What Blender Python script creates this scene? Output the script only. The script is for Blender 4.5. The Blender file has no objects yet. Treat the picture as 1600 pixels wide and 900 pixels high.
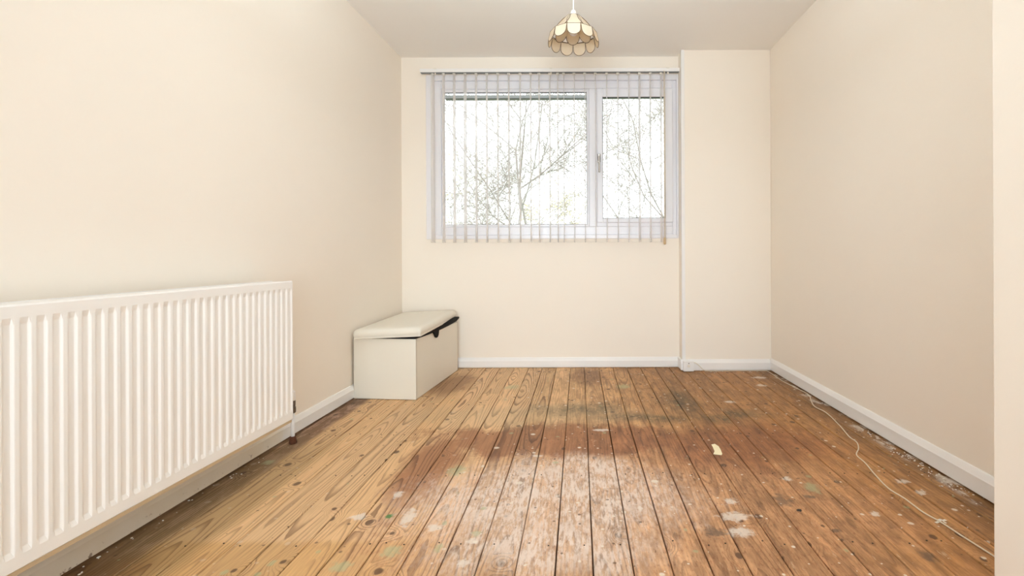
import bpy, bmesh, math, random
from mathutils import Vector, Matrix
random.seed(7)
C = bpy.context.scene.collection
SC = bpy.context.scene

# ------------------------------------------------------------------ camera, sky, light, exposure
FPX, VX, VY, CAMZ, ROLL = 745.0, 905.0, 399.0, 0.868, 0.004
cam = bpy.data.cameras.new('camera'); co = bpy.data.objects.new('camera', cam); C.objects.link(co)
co.location = (0, 0, CAMZ); co.rotation_euler = (math.pi/2, ROLL, 0)
cam.sensor_width = 36.0; cam.lens = FPX/1600*36
cam.shift_x = (800-VX)/1600; cam.shift_y = (VY-450)/1600
cam.clip_start = 0.02
SC.camera = co

SKY = 2.5
world = bpy.data.worlds.new('world'); SC.world = world; world.use_nodes = True
wn = world.node_tree; wn.nodes.clear()
wo = wn.nodes.new('ShaderNodeOutputWorld'); wb = wn.nodes.new('ShaderNodeBackground')
wb.inputs['Color'].default_value = (0.96, 0.98, 1.0, 1); wb.inputs['Strength'].default_value = SKY
wn.links.new(wb.outputs[0], wo.inputs[0])

def portal(name, loc, rot, sx, sy):
    l = bpy.data.lights.new(name, 'AREA'); l.shape = 'RECTANGLE'; l.size = sx; l.size_y = sy
    l.cycles.is_portal = True
    o = bpy.data.objects.new(name, l); C.objects.link(o); o.location = loc; o.rotation_euler = rot
portal('window_portal', (-0.2, 3.99, 1.63), (-math.pi/2, 0, 0), 2.0, 1.36)
portal('fill_window_portal', (-0.25, -1.89, 1.45), (math.pi/2, 0, 0), 2.3, 1.8)

# added fill light above the frame, bounced off the ceiling to brighten the room
fl_ = bpy.data.lights.new('bounce_fill', 'AREA'); fl_.shape = 'DISK'; fl_.size = 0.4; fl_.energy = 33; fl_.color = (0.795, 0.92, 1.0)
fo_ = bpy.data.objects.new('bounce_fill', fl_); C.objects.link(fo_); fo_.location = (-0.05, 1.60, 1.89); fo_.rotation_euler = (math.pi, 0, 0)

# an unseen soft fill light, added behind the camera to even out the walls
sb_ = bpy.data.lights.new('rear_fill', 'AREA'); sb_.shape = 'RECTANGLE'; sb_.size = 2.0; sb_.size_y = 1.0; sb_.energy = 22; sb_.spread = math.radians(90); sb_.color = (0.795, 0.92, 1.0)
so_ = bpy.data.objects.new('rear_fill', sb_); C.objects.link(so_); so_.location = (-0.25, -1.50, 0.78); so_.rotation_euler = (math.pi/2, 0, 0)
SC.view_settings.view_transform = 'Standard'
SC.view_settings.look = 'None'
SC.view_settings.gamma = 1.0
SC.view_settings.use_curve_mapping = False
SC.view_settings.exposure = 0.0
SC.cycles.max_bounces = 16; SC.cycles.diffuse_bounces = 10; SC.cycles.transparent_max_bounces = 24

# ------------------------------------------------------------------ pixel helpers (measuring only)
def unroll(px, py):
    dx, dy = px-VX, VY-py
    return dx+dy*ROLL, dy-dx*ROLL
def P(px, py, Y):
    dx, dy = unroll(px, py)
    return Vector((dx*Y/FPX, Y, CAMZ+dy*Y/FPX))
def F(px, py, z=0.0):
    dx, dy = unroll(px, py)
    Y = -(CAMZ-z)*FPX/dy
    return Vector((dx*Y/FPX, Y, z))

# ------------------------------------------------------------------ node helper
class NT:
    def __init__(s, name):
        s.m = bpy.data.materials.new(name); s.m.use_nodes = True
        s.t = s.m.node_tree; s.t.nodes.clear()
        s.out = s.t.nodes.new('ShaderNodeOutputMaterial')
    def put(s, sock, v):
        if v is None: return
        if isinstance(v, bpy.types.NodeSocket): s.t.links.new(v, sock)
        elif isinstance(v, (tuple, list)):
            sock.default_value = tuple(v)+((1.0,) if sock.type == 'RGBA' and len(v) == 3 else ())
        else: sock.default_value = v
    def n(s, typ, **kw):
        nd = s.t.nodes.new(typ)
        for k, v in kw.items(): setattr(nd, k, v)
        return nd
    def ma(s, op, a, b=None, c=None, clamp=False):
        nd = s.n('ShaderNodeMath', operation=op, use_clamp=clamp)
        s.put(nd.inputs[0], a); s.put(nd.inputs[1], b); s.put(nd.inputs[2], c)
        return nd.outputs[0]
    def add(s, a, b): return s.ma('ADD', a, b)
    def sub(s, a, b): return s.ma('SUBTRACT', a, b)
    def mul(s, a, b): return s.ma('MULTIPLY', a, b)
    def step(s, v, lo, hi, smooth=True, tlo=0.0, thi=1.0):
        nd = s.n('ShaderNodeMapRange', interpolation_type='SMOOTHSTEP' if smooth else 'LINEAR', clamp=True)
        s.put(nd.inputs[0], v); s.put(nd.inputs[1], lo); s.put(nd.inputs[2], hi); s.put(nd.inputs[3], tlo); s.put(nd.inputs[4], thi)
        return nd.outputs[0]
    def xyz(s, v):
        nd = s.n('ShaderNodeSeparateXYZ'); s.put(nd.inputs[0], v); return nd.outputs
    def vec(s, x, y, z):
        nd = s.n('ShaderNodeCombineXYZ'); s.put(nd.inputs[0], x); s.put(nd.inputs[1], y); s.put(nd.inputs[2], z); return nd.outputs[0]
    def noise(s, v, scale=1.0, detail=2.0, rough=0.5, color=False):
        nd = s.n('ShaderNodeTexNoise'); s.put(nd.inputs['Vector'], v)
        nd.inputs['Scale'].default_value = scale; nd.inputs['Detail'].default_value = detail; nd.inputs['Roughness'].default_value = rough
        return nd.outputs['Color' if color else 'Fac']
    def vor(s, v, scale=1.0, feature='F1'):
        nd = s.n('ShaderNodeTexVoronoi', feature=feature, voronoi_dimensions='2D'); s.put(nd.inputs['Vector'], v); nd.inputs['Scale'].default_value = scale
        return nd.outputs
    def mix(s, f, a, b, mode='MIX'):
        nd = s.n('ShaderNodeMix', data_type='RGBA', blend_type=mode)
        s.put(nd.inputs[0], f); s.put(nd.inputs[6], a); s.put(nd.inputs[7], b)
        return nd.outputs[2]
    def bump(s, h, strength=0.2, dist=0.01):
        nd = s.n('ShaderNodeBump'); nd.inputs['Strength'].default_value = strength; nd.inputs['Distance'].default_value = dist
        s.put(nd.inputs['Height'], h); return nd.outputs[0]
    def principled(s, color, rough=0.5, spec=0.5, metal=0.0, normal=None, **kw):
        nd = s.n('ShaderNodeBsdfPrincipled')
        s.put(nd.inputs['Base Color'], color); s.put(nd.inputs['Roughness'], rough)
        s.put(nd.inputs['Specular IOR Level'], spec); s.put(nd.inputs['Metallic'], metal)
        if normal is not None: s.put(nd.inputs['Normal'], normal)
        for k, v in kw.items(): s.put(nd.inputs[k], v)
        s.t.links.new(nd.outputs[0], s.out.inputs[0])
        return s.m
    def pos(s): return s.n('ShaderNodeNewGeometry').outputs['Position']
    def obj(s): return s.n('ShaderNodeTexCoord').outputs['Object']

def plain(name, col, rough=0.5, spec=0.5, metal=0.0, var=0.03, vscale=6.0, bump=0.0, bscale=60.0):
    t = NT(name)
    nz = t.noise(t.pos(), vscale, 3.0)
    c = t.mix(nz, tuple(x*(1-var) for x in col), tuple(min(1, x*(1+var)) for x in col))
    nm = t.bump(t.noise(t.obj(), bscale, 4.0), bump, 0.002) if bump else None
    return t.principled(c, rough, spec, metal, nm)

M = {}
M['wall'] = plain('cream_wall_paint', (0.872, 0.810, 0.724), 0.75, 0.25, var=0.012, vscale=2.0, bump=0.12, bscale=90)
M['ceiling'] = plain('ceiling_paint', (0.85, 0.83, 0.80), 0.8, 0.2, var=0.01, vscale=2.0, bump=0.1, bscale=70)
M['white_paint'] = plain('white_gloss_paint', (0.84, 0.83, 0.82), 0.32, 0.5, var=0.02, bump=0.05)
M['upvc'] = plain('white_upvc', (0.80, 0.795, 0.83), 0.28, 0.5, var=0.01)
M['radiator'] = plain('radiator_enamel', (0.88, 0.87, 0.85), 0.3, 0.5, var=0.01)
M['rad_seam'] = plain('radiator_tan_seam', (0.55, 0.42, 0.27), 0.5, 0.4, var=0.1)
M['gasket'] = plain('grey_gasket', (0.10, 0.11, 0.12), 0.6)
M['grey_strip'] = plain('grey_strip', (0.24, 0.25, 0.25), 0.6)
M['vent'] = plain('grey_vent', (0.66, 0.68, 0.68), 0.5)
M['chrome'] = plain('chrome', (0.62, 0.60, 0.57), 0.18, 0.5, 1.0)
M['steel'] = plain('dull_steel', (0.20, 0.18, 0.16), 0.45, 0.5, 1.0, var=0.3, vscale=80)
M['rust'] = plain('rusty_brown', (0.10, 0.035, 0.015), 0.8, 0.3, var=0.4, vscale=90)
M['leather'] = plain('cream_faux_leather', (0.77, 0.735, 0.645), 0.42, 0.45, var=0.015, bump=0.12, bscale=160)
M['black'] = plain('black_fabric', (0.006, 0.005, 0.005), 0.8, 0.2, var=0.1)
M['dark_lining'] = plain('dark_lining', (0.012, 0.011, 0.010), 0.9, 0.1)
M['brass'] = plain('aged_brass', (0.13, 0.080, 0.040), 0.5, 0.5, 0.3, var=0.3, vscale=120)
M['tan_plastic'] = plain('tan_plastic', (0.62, 0.44, 0.25), 0.5)
M['cord'] = plain('white_cord', (0.80, 0.76, 0.68), 0.5)
M['cable'] = plain('cream_cable', (0.74, 0.64, 0.49), 0.45, var=0.06, vscale=30)
M['flake'] = plain('cream_paint_flake', (0.86, 0.77, 0.52), 0.6, var=0.05, vscale=60)
M['crumb'] = plain('plaster_crumb', (0.82, 0.78, 0.70), 0.9, 0.1, var=0.15, vscale=50)
M['tape'] = plain('white_tape', (0.80, 0.76, 0.68), 0.6, var=0.06, vscale=60)
M['sub'] = plain('dark_underfloor', (0.085, 0.032, 0.011), 0.9, 0.1, var=0.3)
M['nail'] = plain('dark_nail', (0.035, 0.022, 0.014), 0.6, 0.4, var=0.2)
M['grass'] = plain('lawn', (0.16, 0.22, 0.07), 0.9, 0.1, var=0.35, vscale=3)
M['brick'] = plain('outside_wall', (0.40, 0.26, 0.18), 0.9, 0.1, var=0.2, vscale=12)
M['bark'] = plain('birch_bark', (0.42, 0.39, 0.36), 0.9, 0.1, var=0.35, vscale=9)

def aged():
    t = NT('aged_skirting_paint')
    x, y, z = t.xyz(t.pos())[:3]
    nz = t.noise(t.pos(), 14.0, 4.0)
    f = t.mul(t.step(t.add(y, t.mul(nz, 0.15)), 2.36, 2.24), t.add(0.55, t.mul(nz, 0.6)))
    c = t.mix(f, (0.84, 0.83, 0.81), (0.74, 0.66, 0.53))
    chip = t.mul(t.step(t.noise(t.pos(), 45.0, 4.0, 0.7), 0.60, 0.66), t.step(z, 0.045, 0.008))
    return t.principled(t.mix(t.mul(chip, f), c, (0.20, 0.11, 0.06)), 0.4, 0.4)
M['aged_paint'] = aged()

def glass():
    t = NT('window_glass')
    a = t.n('ShaderNodeBsdfTransparent'); a.inputs[0].default_value = (0.97, 0.98, 0.98, 1)
    b = t.n('ShaderNodeBsdfGlossy'); b.inputs['Roughness'].default_value = 0.02
    f = t.n('ShaderNodeFresnel'); f.inputs[0].default_value = 1.45
    m = t.n('ShaderNodeMixShader')
    t.t.links.new(f.outputs[0], m.inputs[0]); t.t.links.new(a.outputs[0], m.inputs[1]); t.t.links.new(b.outputs[0], m.inputs[2])
    t.t.links.new(m.outputs[0], t.out.inputs[0]); return t.m
M['glass'] = glass()

def sheer(name, col, tw, tr):
    t = NT(name)
    weave = t.noise(t.obj(), 400.0, 1.0)
    c = t.mix(weave, tuple(x*0.97 for x in col), col)
    d = t.n('ShaderNodeBsdfDiffuse'); t.put(d.inputs[0], c)
    l = t.n('ShaderNodeBsdfTranslucent'); t.put(l.inputs[0], c)
    x = t.n('ShaderNodeBsdfTransparent')
    m1 = t.n('ShaderNodeMixShader'); m1.inputs[0].default_value = tw
    m2 = t.n('ShaderNodeMixShader'); m2.inputs[0].default_value = tr
    t.t.links.new(d.outputs[0], m1.inputs[1]); t.t.links.new(l.outputs[0], m1.inputs[2])
    t.t.links.new(m1.outputs[0], m2.inputs[1]); t.t.links.new(x.outputs[0], m2.inputs[2])
    t.t.links.new(m2.outputs[0], t.out.inputs[0]); return t.m
M['vane'] = sheer('sheer_vane_fabric', (0.97, 0.96, 0.965), 0.55, 0.50)
M['vane_cream'] = sheer('cream_vane_fabric', (0.85, 0.76, 0.62), 0.35, 0.05)

M['leaf'] = sheer('yellowing_leaf', (0.85, 0.78, 0.52), 0.5, 0.0)
M['leaf_grey'] = sheer('thin_birch_leaf', (0.62, 0.58, 0.50), 0.45, 0.0)

def capiz():
    t = NT('capiz_shell')
    rnd = t.n('ShaderNodeObjectInfo').outputs['Random']
    nz = t.noise(t.obj(), 35.0, 3.0)
    c = t.mix(nz, (0.80, 0.69, 0.53), (0.86, 0.78, 0.66))
    c = t.mix(t.mul(rnd, 0.25), c, (0.86, 0.72, 0.52))
    p = t.n('ShaderNodeBsdfPrincipled'); t.put(p.inputs['Base Color'], c); p.inputs['Roughness'].default_value = 0.25
    l = t.n('ShaderNodeBsdfTranslucent'); t.put(l.inputs[0], c)
    m = t.n('ShaderNodeMixShader'); m.inputs[0].default_value = 0.5
    t.t.links.new(p.outputs[0], m.inputs[1]); t.t.links.new(l.outputs[0], m.inputs[2]); t.t.links.new(m.outputs[0], t.out.inputs[0])
    return t.m
M['capiz'] = capiz()

# ---- floorboards: growth rings, knots, fibre, then old stains, limewash with painted-in glare and paint specks laid out in room coordinates
def floor_material():
    t = NT('worn_pine_boards')
    X, Y, Z = t.xyz(t.pos())[:3]
    ox, oy, oz = t.xyz(t.obj())[:3]
    oi = t.n('ShaderNodeObjectInfo'); rnd = oi.outputs['Random']
    s1 = t.mul(rnd, 71.3)
    r2 = t.ma('FRACT', t.mul(rnd, 17.7)); r3 = t.ma('FRACT', t.mul(rnd, 53.1))
    # knots
    kv = t.vor(t.vec(t.add(t.mul(ox, 7.0), t.mul(s1, 7.0)), t.mul(oy, 5.5), 0.0), 1.0)
    kd = kv['Distance']; kr = t.xyz(kv['Color'])[0]
    khas = t.step(kr, 0.62, 0.64)
    kin = t.mul(khas, t.step(kd, 0.34, 0.0))
    kcore = t.mul(khas, t.step(t.add(kd, t.mul(t.sub(t.noise(t.pos(), 60.0), 0.5), 0.05)), t.sub(t.mul(kr, 0.16), 0.05), t.sub(t.mul(kr, 0.13), 0.06)))
    # rings
    nA = t.sub(t.noise(t.vec(t.mul(ox, 5.0), t.mul(oy, 1.3), s1), 1.0, 2.0), 0.5)
    nB = t.sub(t.noise(t.vec(t.mul(ox, 1.0), t.mul(oy, 0.55), t.add(s1, 9.0)), 1.0, 1.0), 0.5)
    nC = t.sub(t.noise(t.vec(t.mul(ox, 60.0), t.mul(oy, 14.0), s1), 1.0, 2.0), 0.5)
    hx = t.add(ox, t.mul(t.sub(r2, 0.5), 0.07))
    h = t.add(0.012, t.add(t.mul(t.ma('ABSOLUTE', nB), 0.22), t.mul(r3, 0.03)))
    rr = t.ma('SQRT', t.add(t.mul(hx, hx), t.mul(h, h)))
    rr = t.add(rr, t.add(t.mul(nA, 0.026), t.add(t.mul(kin, 0.034), t.mul(nC, 0.0030))))
    fr = t.ma('FRACT', t.mul(rr, 105.0))
    late = t.mul(t.step(fr, 0.52, 0.93), t.step(fr, 1.0, 0.95))
    late = t.mul(late, t.step(t.noise(t.vec(t.mul(ox, 10.0), t.mul(oy, 2.0), t.add(s1, 3.0)), 1.0, 2.0), 0.25, 0.50))
    fibre = t.noise(t.vec(t.mul(ox, 240.0), t.mul(oy, 7.0), s1), 1.0, 3.0, 0.6)
    # room-scale masks
    nW = t.sub(t.noise(t.pos(), 7.0, 4.0, 0.6), 0.5)
    nF = t.sub(t.noise(t.vec(t.mul(X, 26.0), t.mul(Y, 9.0), 0.0), 1.0, 4.0, 0.65), 0.5)
    nS = t.sub(t.noise(t.pos(), 42.0, 4.0, 0.65), 0.5)
    Yb = t.add(Y, t.mul(t.sub(r2, 0.5), 0.11))   # each board took the stain a little differently
    def blob(cx, cy, rx, ry, soft=0.3, amt=0.5, fine=0.3):
        a = t.ma('DIVIDE', t.sub(X, cx), rx); b = t.ma('DIVIDE', t.sub(Yb, cy), ry)
        d = t.ma('SQRT', t.add(t.mul(a, a), t.mul(b, b)))
        d = t.add(d, t.add(t.mul(nW, amt), t.add(t.mul(nF, fine), t.mul(nS, fine*0.7))))
        return t.step(d, 1.0+soft, 1.0-soft)
    def mx(*a):
        v = a[0]
        for b in a[1:]: v = t.ma('MAXIMUM', v, b)
        return v
    # base tone
    tan = t.mix(r2, (0.64, 0.400, 0.195), (0.72, 0.470, 0.255))
    amber = t.mix(r3, (0.41, 0.195, 0.066), (0.47, 0.240, 0.088))
    toned = t.step(t.add(X, t.mul(nW, 0.5)), -0.35, 0.75)
    col = t.mix(toned, tan, amber)
    # varnish left near, yellow
    col = t.mix(t.mul(0.55, t.mul(t.step(Y, 1.47, 1.43), t.step(t.add(X, t.mul(nW, 0.3)), 0.2, -0.3))), col, (0.52, 0.285, 0.09))
    # worn pinkish middle
    worn = blob(0.20, 1.62, 0.85, 0.62, 0.35, 0.7, 0.6)
    col = t.mix(t.mul(worn, 0.55), col, (0.55, 0.30, 0.165))
    nV = t.sub(t.noise(t.vec(t.mul(X, 110.0), t.mul(Y, 34.0), 5.0), 1.0, 4.0, 0.7), 0.5)
    worm = t.mul(worn, t.step(nV, 0.0, 0.13))
    col = t.mix(t.mul(worm, 0.55), col, (0.34, 0.125, 0.045))
    # red-brown band, the edge of an old rug
    band = mx(blob(-0.05, 2.27, 0.66, 0.19, 0.22, 1.3, 0.6), blob(-0.62, 2.02, 0.12, 0.34, 0.4, 0.9, 0.4), blob(0.72, 2.20, 0.42, 0.24, 0.5, 0.9, 0.4))
    col = t.mix(t.mul(band, 0.82), col, (0.29, 0.108, 0.040))
    # dark old stain on the far right and by the window
    far = mx(blob(0.06, 3.42, 0.12, 0.22, 0.4, 0.6, 0.3), blob(-0.86, 3.25, 0.14, 0.25, 0.5, 0.7, 0.3))
    col = t.mix(t.mul(far, 0.6), col, (0.17, 0.065, 0.022))
    farR = t.mul(t.step(Y, 2.2, 2.9), t.step(X, 0.1, 0.7))
    col = t.mix(t.mul(farR, 0.45), col, (0.30, 0.150, 0.055))
    smud = mx(blob(0.36, 2.57, 0.26, 0.06, 0.7, 0.9, 0.7), blob(0.60, 2.86, 0.09, 0.24, 0.8, 0.8, 0.6), blob(-0.05, 2.68, 0.20, 0.08, 0.8, 0.9, 0.8), blob(0.80, 2.56, 0.20, 0.07, 0.8, 0.8, 0.7), blob(0.12, 2.72, 0.10, 0.10, 0.8, 0.8, 0.7))
    col = t.mix(t.mul(smud, t.step(t.add(nF, nS), -0.25, 0.2, True, 0.25, 0.85)), col, (0.075, 0.062, 0.030))
    # left edge: dark, peeling; next board greyish
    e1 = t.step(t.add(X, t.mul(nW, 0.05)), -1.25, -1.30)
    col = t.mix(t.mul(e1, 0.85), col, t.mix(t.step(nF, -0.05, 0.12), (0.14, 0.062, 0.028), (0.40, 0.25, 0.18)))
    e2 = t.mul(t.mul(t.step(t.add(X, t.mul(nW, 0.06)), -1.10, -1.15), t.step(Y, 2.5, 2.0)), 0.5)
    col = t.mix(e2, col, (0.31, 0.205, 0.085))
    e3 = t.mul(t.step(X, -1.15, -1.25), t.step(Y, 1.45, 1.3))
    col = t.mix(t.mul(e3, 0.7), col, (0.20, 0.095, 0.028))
    e4 = t.step(t.add(X, t.mul(nW, 0.12)), 1.24, 1.42)
    col = t.mix(t.mul(e4, 0.55), col, (0.15, 0.075, 0.028))
    # grain over the tone
    gl = t.mul(t.mul(late, t.add(0.5, t.mul(r3, 0.5))), t.step(X, 0.9, -0.5, True, 0.42, 0.85))
    col = t.mix(t.mul(gl, 1.0), col, t.mix(0.5, t.mix(1.0, col, (0.28, 0.18, 0.12), 'MULTIPLY'), (0.13, 0.050, 0.016)))
    col = t.mix(1.0, col, t.mix(fibre, (0.62, 0.59, 0.56), (1.30, 1.31, 1.32)), 'MULTIPLY')
    br = t.add(0.90, t.mul(rnd, 0.2)); col = t.mix(1.0, col, t.vec(br, br, br), 'MULTIPLY')
    mott = t.add(t.mul(t.noise(t.pos(), 16.0, 5.0, 0.7), 0.6), t.mul(t.noise(t.vec(t.mul(X, 70.0), t.mul(Y, 16.0), 3.0), 1.0, 4.0, 0.7), 0.4))
    col = t.mix(1.0, col, t.mix(t.mul(t.step(X, -0.6, 0.4), 1.0), (1, 1, 1), t.mix(mott, (0.42, 0.37, 0.32), (1.48, 1.50, 1.52))), 'MULTIPLY')
    stk = t.noise(t.vec(t.mul(X, 30.0), t.mul(Y, 7.0), t.mul(s1, 0.3)), 1.0, 4.0, 0.65)
    col = t.mix(1.0, col, t.mix(t.step(X, -0.8, 0.3), (1, 1, 1), t.mix(t.step(stk, 0.33, 0.68), (0.74, 0.71, 0.68), (1.24, 1.26, 1.28))), 'MULTIPLY')
    col = t.mix(t.mul(kcore, 0.85), col, (0.085, 0.036, 0.015))
    # limewash scratchy along the fibre, with some floor glare painted into it
    nG = t.sub(t.noise(t.vec(t.mul(X, 85.0), t.mul(Y, 20.0), 0.0), 1.0, 5.0, 0.7), 0.5)
    scr = t.step(t.add(t.mul(nG, 1.3), t.add(t.mul(nF, 0.6), t.mul(nW, 0.6))), -0.14, 0.16)
    lime_glare = mx(blob(-0.10, 1.74, 0.46, 0.27, 0.45, 0.8, 0.9), blob(0.02, 1.94, 0.20, 0.13, 0.4, 0.9, 0.8), blob(-0.10, 1.44, 0.30, 0.14, 0.6, 1.0, 0.8))
    col = t.mix(t.mul(t.mul(lime_glare, t.add(0.25, t.mul(scr, 0.75))), 0.90), col, (0.75, 0.63, 0.545))
    # a greyish veil on the far boards towards the left
    veil = t.mul(blob(-0.35, 2.62, 0.60, 0.16, 0.6, 0.8, 0.4), 0.25)
    col = t.mix(veil, col, (0.45, 0.36, 0.22))
    # single patches read off the boards
    def spot(px, py, wpx, hpx, soft=0.45, amt=0.3, fine=1.2):
        c = F(px, py); a = F(px+wpx/2, py); b = F(px, py-hpx/2)
        q = t.ma('DIVIDE', t.sub(X, c.x), abs(a.x-c.x)+1e-3); w = t.ma('DIVIDE', t.sub(Y, c.y), abs(b.y-c.y)+1e-3)
        d = t.ma('SQRT', t.add(t.mul(q, q), t.mul(w, w)))
        return t.step(t.add(d, t.add(t.mul(nS, 3.2), t.mul(nF, fine))), 1.0+soft, 1.0-soft)
    white = mx(spot(1148, 807, 40, 11), spot(1156, 831, 36, 12), spot(640, 807, 16, 22), spot(560, 808, 22, 8), spot(622, 773, 12, 8),
               spot(738, 845, 16, 10), spot(722, 880, 14, 10), spot(1142, 783, 14, 8), spot(1366, 803, 13, 7), spot(1230, 748, 12, 6),
               spot(1140, 628, 16, 3), spot(1190, 602, 14, 3), spot(1187, 590, 22, 3), spot(678, 825, 20, 8), spot(840, 712, 12, 3),
               spot(940, 672, 22, 3), spot(1408, 752, 16, 5), spot(1000, 795, 6, 8), spot(1440, 770, 14, 6))
    col = t.mix(t.mul(white, 0.72), col, (0.72, 0.65, 0.57))
    green = mx(spot(610, 862, 24, 16), spot(745, 833, 12, 10), spot(686, 856, 12, 10), spot(532, 885, 26, 14), spot(425, 880, 10, 8),
               spot(1268, 762, 18, 14, 0.5), spot(800, 605, 20, 6, 0.6), spot(974, 604, 18, 6, 0.6), spot(420, 722, 16, 6), spot(715, 735, 24, 14, 0.6), spot(350, 895, 10, 6))
    col = t.mix(t.mul(green, 0.5), col, (0.36, 0.42, 0.24))
    gspk = spot(608, 806, 9, 5); col = t.mix(gspk, col, (0.10, 0.20, 0.06))
    dark = mx(spot(1120, 832, 26, 14, 0.6), spot(1222, 782, 20, 16, 0.6), spot(1264, 776, 14, 5), spot(1448, 868, 18, 16, 0.8), spot(1305, 829, 14, 4))
    col = t.mix(t.mul(dark, 0.7), col, (0.10, 0.065, 0.045))
    col = t.mix(spot(1249, 797, 8, 4, 0.15), col, (0.010, 0.004, 0.003))
    fk = t.step(X, -0.5, 0.1)
    col = t.mix(t.mul(t.mul(fk, t.step(t.add(nG, t.mul(nW, 0.5)), 0.13, 0.24)), 0.5), col, (0.64, 0.47, 0.31))
    col = t.mix(t.mul(t.mul(fk, t.step(t.add(nV, t.mul(nW, -0.6)), 0.12, 0.24)), 0.55), col, (0.15, 0.075, 0.030))
    # paint specks all over
    def specks(scale, thr, rad, seed):
        v = t.vor(t.vec(t.add(t.add(X, seed), t.mul(nF, 0.02)), t.add(Y, t.mul(nW, 0.02)), 0.0), scale)
        cr = t.xyz(v['Color'])
        return t.mul(t.step(cr[0], thr, thr+0.01), t.step(v['Distance'], t.mul(cr[1], rad), t.mul(cr[1], rad*0.5)))
    sp = mx(specks(13.0, 0.84, 0.15, 0.0), specks(34.0, 0.90, 0.22, 3.3), specks(6.0, 0.78, 0.10, 7.7))
    dens = t.step(t.add(t.step(X, -0.75, -0.1), t.mul(nW, 0.8)), 0.2, 0.7, True, 0.25, 1.0)
    col = t.mix(t.mul(t.mul(sp, dens), 0.8), col, (0.74, 0.66, 0.55))
    gs = specks(9.0, 0.86, 0.15, 11.1)
    col = t.mix(t.mul(gs, 0.45), col, (0.32, 0.40, 0.22))
    ds = mx(specks(7.0, 0.7, 0.045, 5.5), specks(20.0, 0.88, 0.15, 2.5))
    col = t.mix(t.mul(ds, 0.7), col, (0.09, 0.045, 0.022))
    # plaster dust along the right skirting
    dst = t.mul(t.step(t.add(X, t.mul(nW, 0.10)), 1.36, 1.42), t.step(t.add(nF, nW), 0.02, 0.16))
    col = t.mix(t.mul(dst, 0.8), col, (0.70, 0.64, 0.56))
    rough = t.add(0.42, t.mul(fibre, 0.2)); rough = t.add(rough, t.mul(lime_glare, 0.15))
    nm = t.bump(t.add(t.mul(fibre, 0.5), t.mul(late, 0.3)), 0.18, 0.002)
    return t.principled(col, rough, 0.35, 0.0, nm)
M['floor'] = floor_material()

# ------------------------------------------------------------------ mesh helpers
def nb(): return bmesh.new()
def box(bm, x0, x1, y0, y1, z0, z1, bev=0.0, seg=1):
    vs = [bm.verts.new(p) for p in ((x0,y0,z0),(x1,y0,z0),(x1,y1,z0),(x0,y1,z0),(x0,y0,z1),(x1,y0,z1),(x1,y1,z1),(x0,y1,z1))]
    fs = [bm.faces.new([vs[i] for i in f]) for f in ((0,3,2,1),(4,5,6,7),(0,1,5,4),(1,2,6,5),(2,3,7,6),(3,0,4,7))]
    if bev > 0:
        es = list({e for f in fs for e in f.edges})
        bmesh.ops.bevel(bm, geom=es, offset=bev, segments=seg, profile=0.5, affect='EDGES')
def tube(bm, pts, r, n=8, caps=True, closed=False):
    pts = [Vector(p) for p in pts]; rs = r if isinstance(r, (list, tuple)) else [r]*len(pts)
    rings = []; up = None; L = len(pts)
    for i, p in enumerate(pts):
        a = pts[(i-1) % L] if (closed or i > 0) else p
        b = pts[(i+1) % L] if (closed or i < L-1) else p
        d = (b-a).normalized()
        if up is None:
            up = Vector((0,0,1)) if abs(d.z) < 0.9 else Vector((1,0,0))
        s = d.cross(up).normalized(); up = s.cross(d).normalized()
        rings.append([bm.verts.new(p+rs[i]*(math.cos(2*math.pi*k/n)*s+math.sin(2*math.pi*k/n)*up)) for k in range(n)])
    m = L if closed else L-1
    for i in range(m):
        A, B = rings[i], rings[(i+1) % L]
        for k in range(n): bm.faces.new((A[k], A[(k+1)%n], B[(k+1)%n], B[k]))
    if caps and not closed:
        bm.faces.new(rings[0][::-1]); bm.faces.new(rings[-1])
def lathe(bm, prof, cx=0, cy=0, n=24):
    rings = []
    for r, z in prof:
        rings.append([bm.verts.new((cx+r*math.cos(2*math.pi*k/n), cy+r*math.sin(2*math.pi*k/n), z)) for k in range(n)])
    for A, B in zip(rings, rings[1:]):
        for k in range(n): bm.faces.new((A[k], A[(k+1)%n], B[(k+1)%n], B[k]))
    bm.faces.new(rings[0][::-1]); bm.faces.new(rings[-1])
def smooth_path(pts, k=6):
    pts = [Vector(p) for p in pts]; out = []
    for i in range(len(pts)-1):
        p0 = pts[max(i-1, 0)]; p1 = pts[i]; p2 = pts[i+1]; p3 = pts[min(i+2, len(pts)-1)]
        for j in range(k):
            u = j/k
            out.append(0.5*((2*p1)+(p2-p0)*u+(2*p0-5*p1+4*p2-p3)*u*u+(3*p1-p0-3*p2+p3)*u**3))
    out.append(pts[-1]); return out
def prism(bm, prof, axis, a, b):
    # prof: 2D points; axis 'x': prof=(y,z), 'y': prof=(x,z)
    def mk(p, t): return (t, p[0], p[1]) if axis == 'x' else (p[0], t, p[1])
    A = [bm.verts.new(mk(p, a)) for p in prof]; B = [bm.verts.new(mk(p, b)) for p in prof]
    n = len(prof)
    for i in range(n): bm.faces.new((A[i], A[(i+1)%n], B[(i+1)%n], B[i]))
    bm.faces.new(A[::-1]); bm.faces.new(B)
def obj(name, bm, mat, parent=None, smooth=False, loc=None):
    bmesh.ops.recalc_face_normals(bm, faces=bm.faces[:])
    me = bpy.data.meshes.new(name); bm.to_mesh(me); bm.free()
    if mat: me.materials.append(M[mat] if isinstance(mat, str) else mat)
    if smooth:
        for p in me.polygons: p.use_smooth = True
    o = bpy.data.objects.new(name, me); C.objects.link(o)
    if parent: o.parent = parent
    if loc is not None: o.location = loc
    return o
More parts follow.
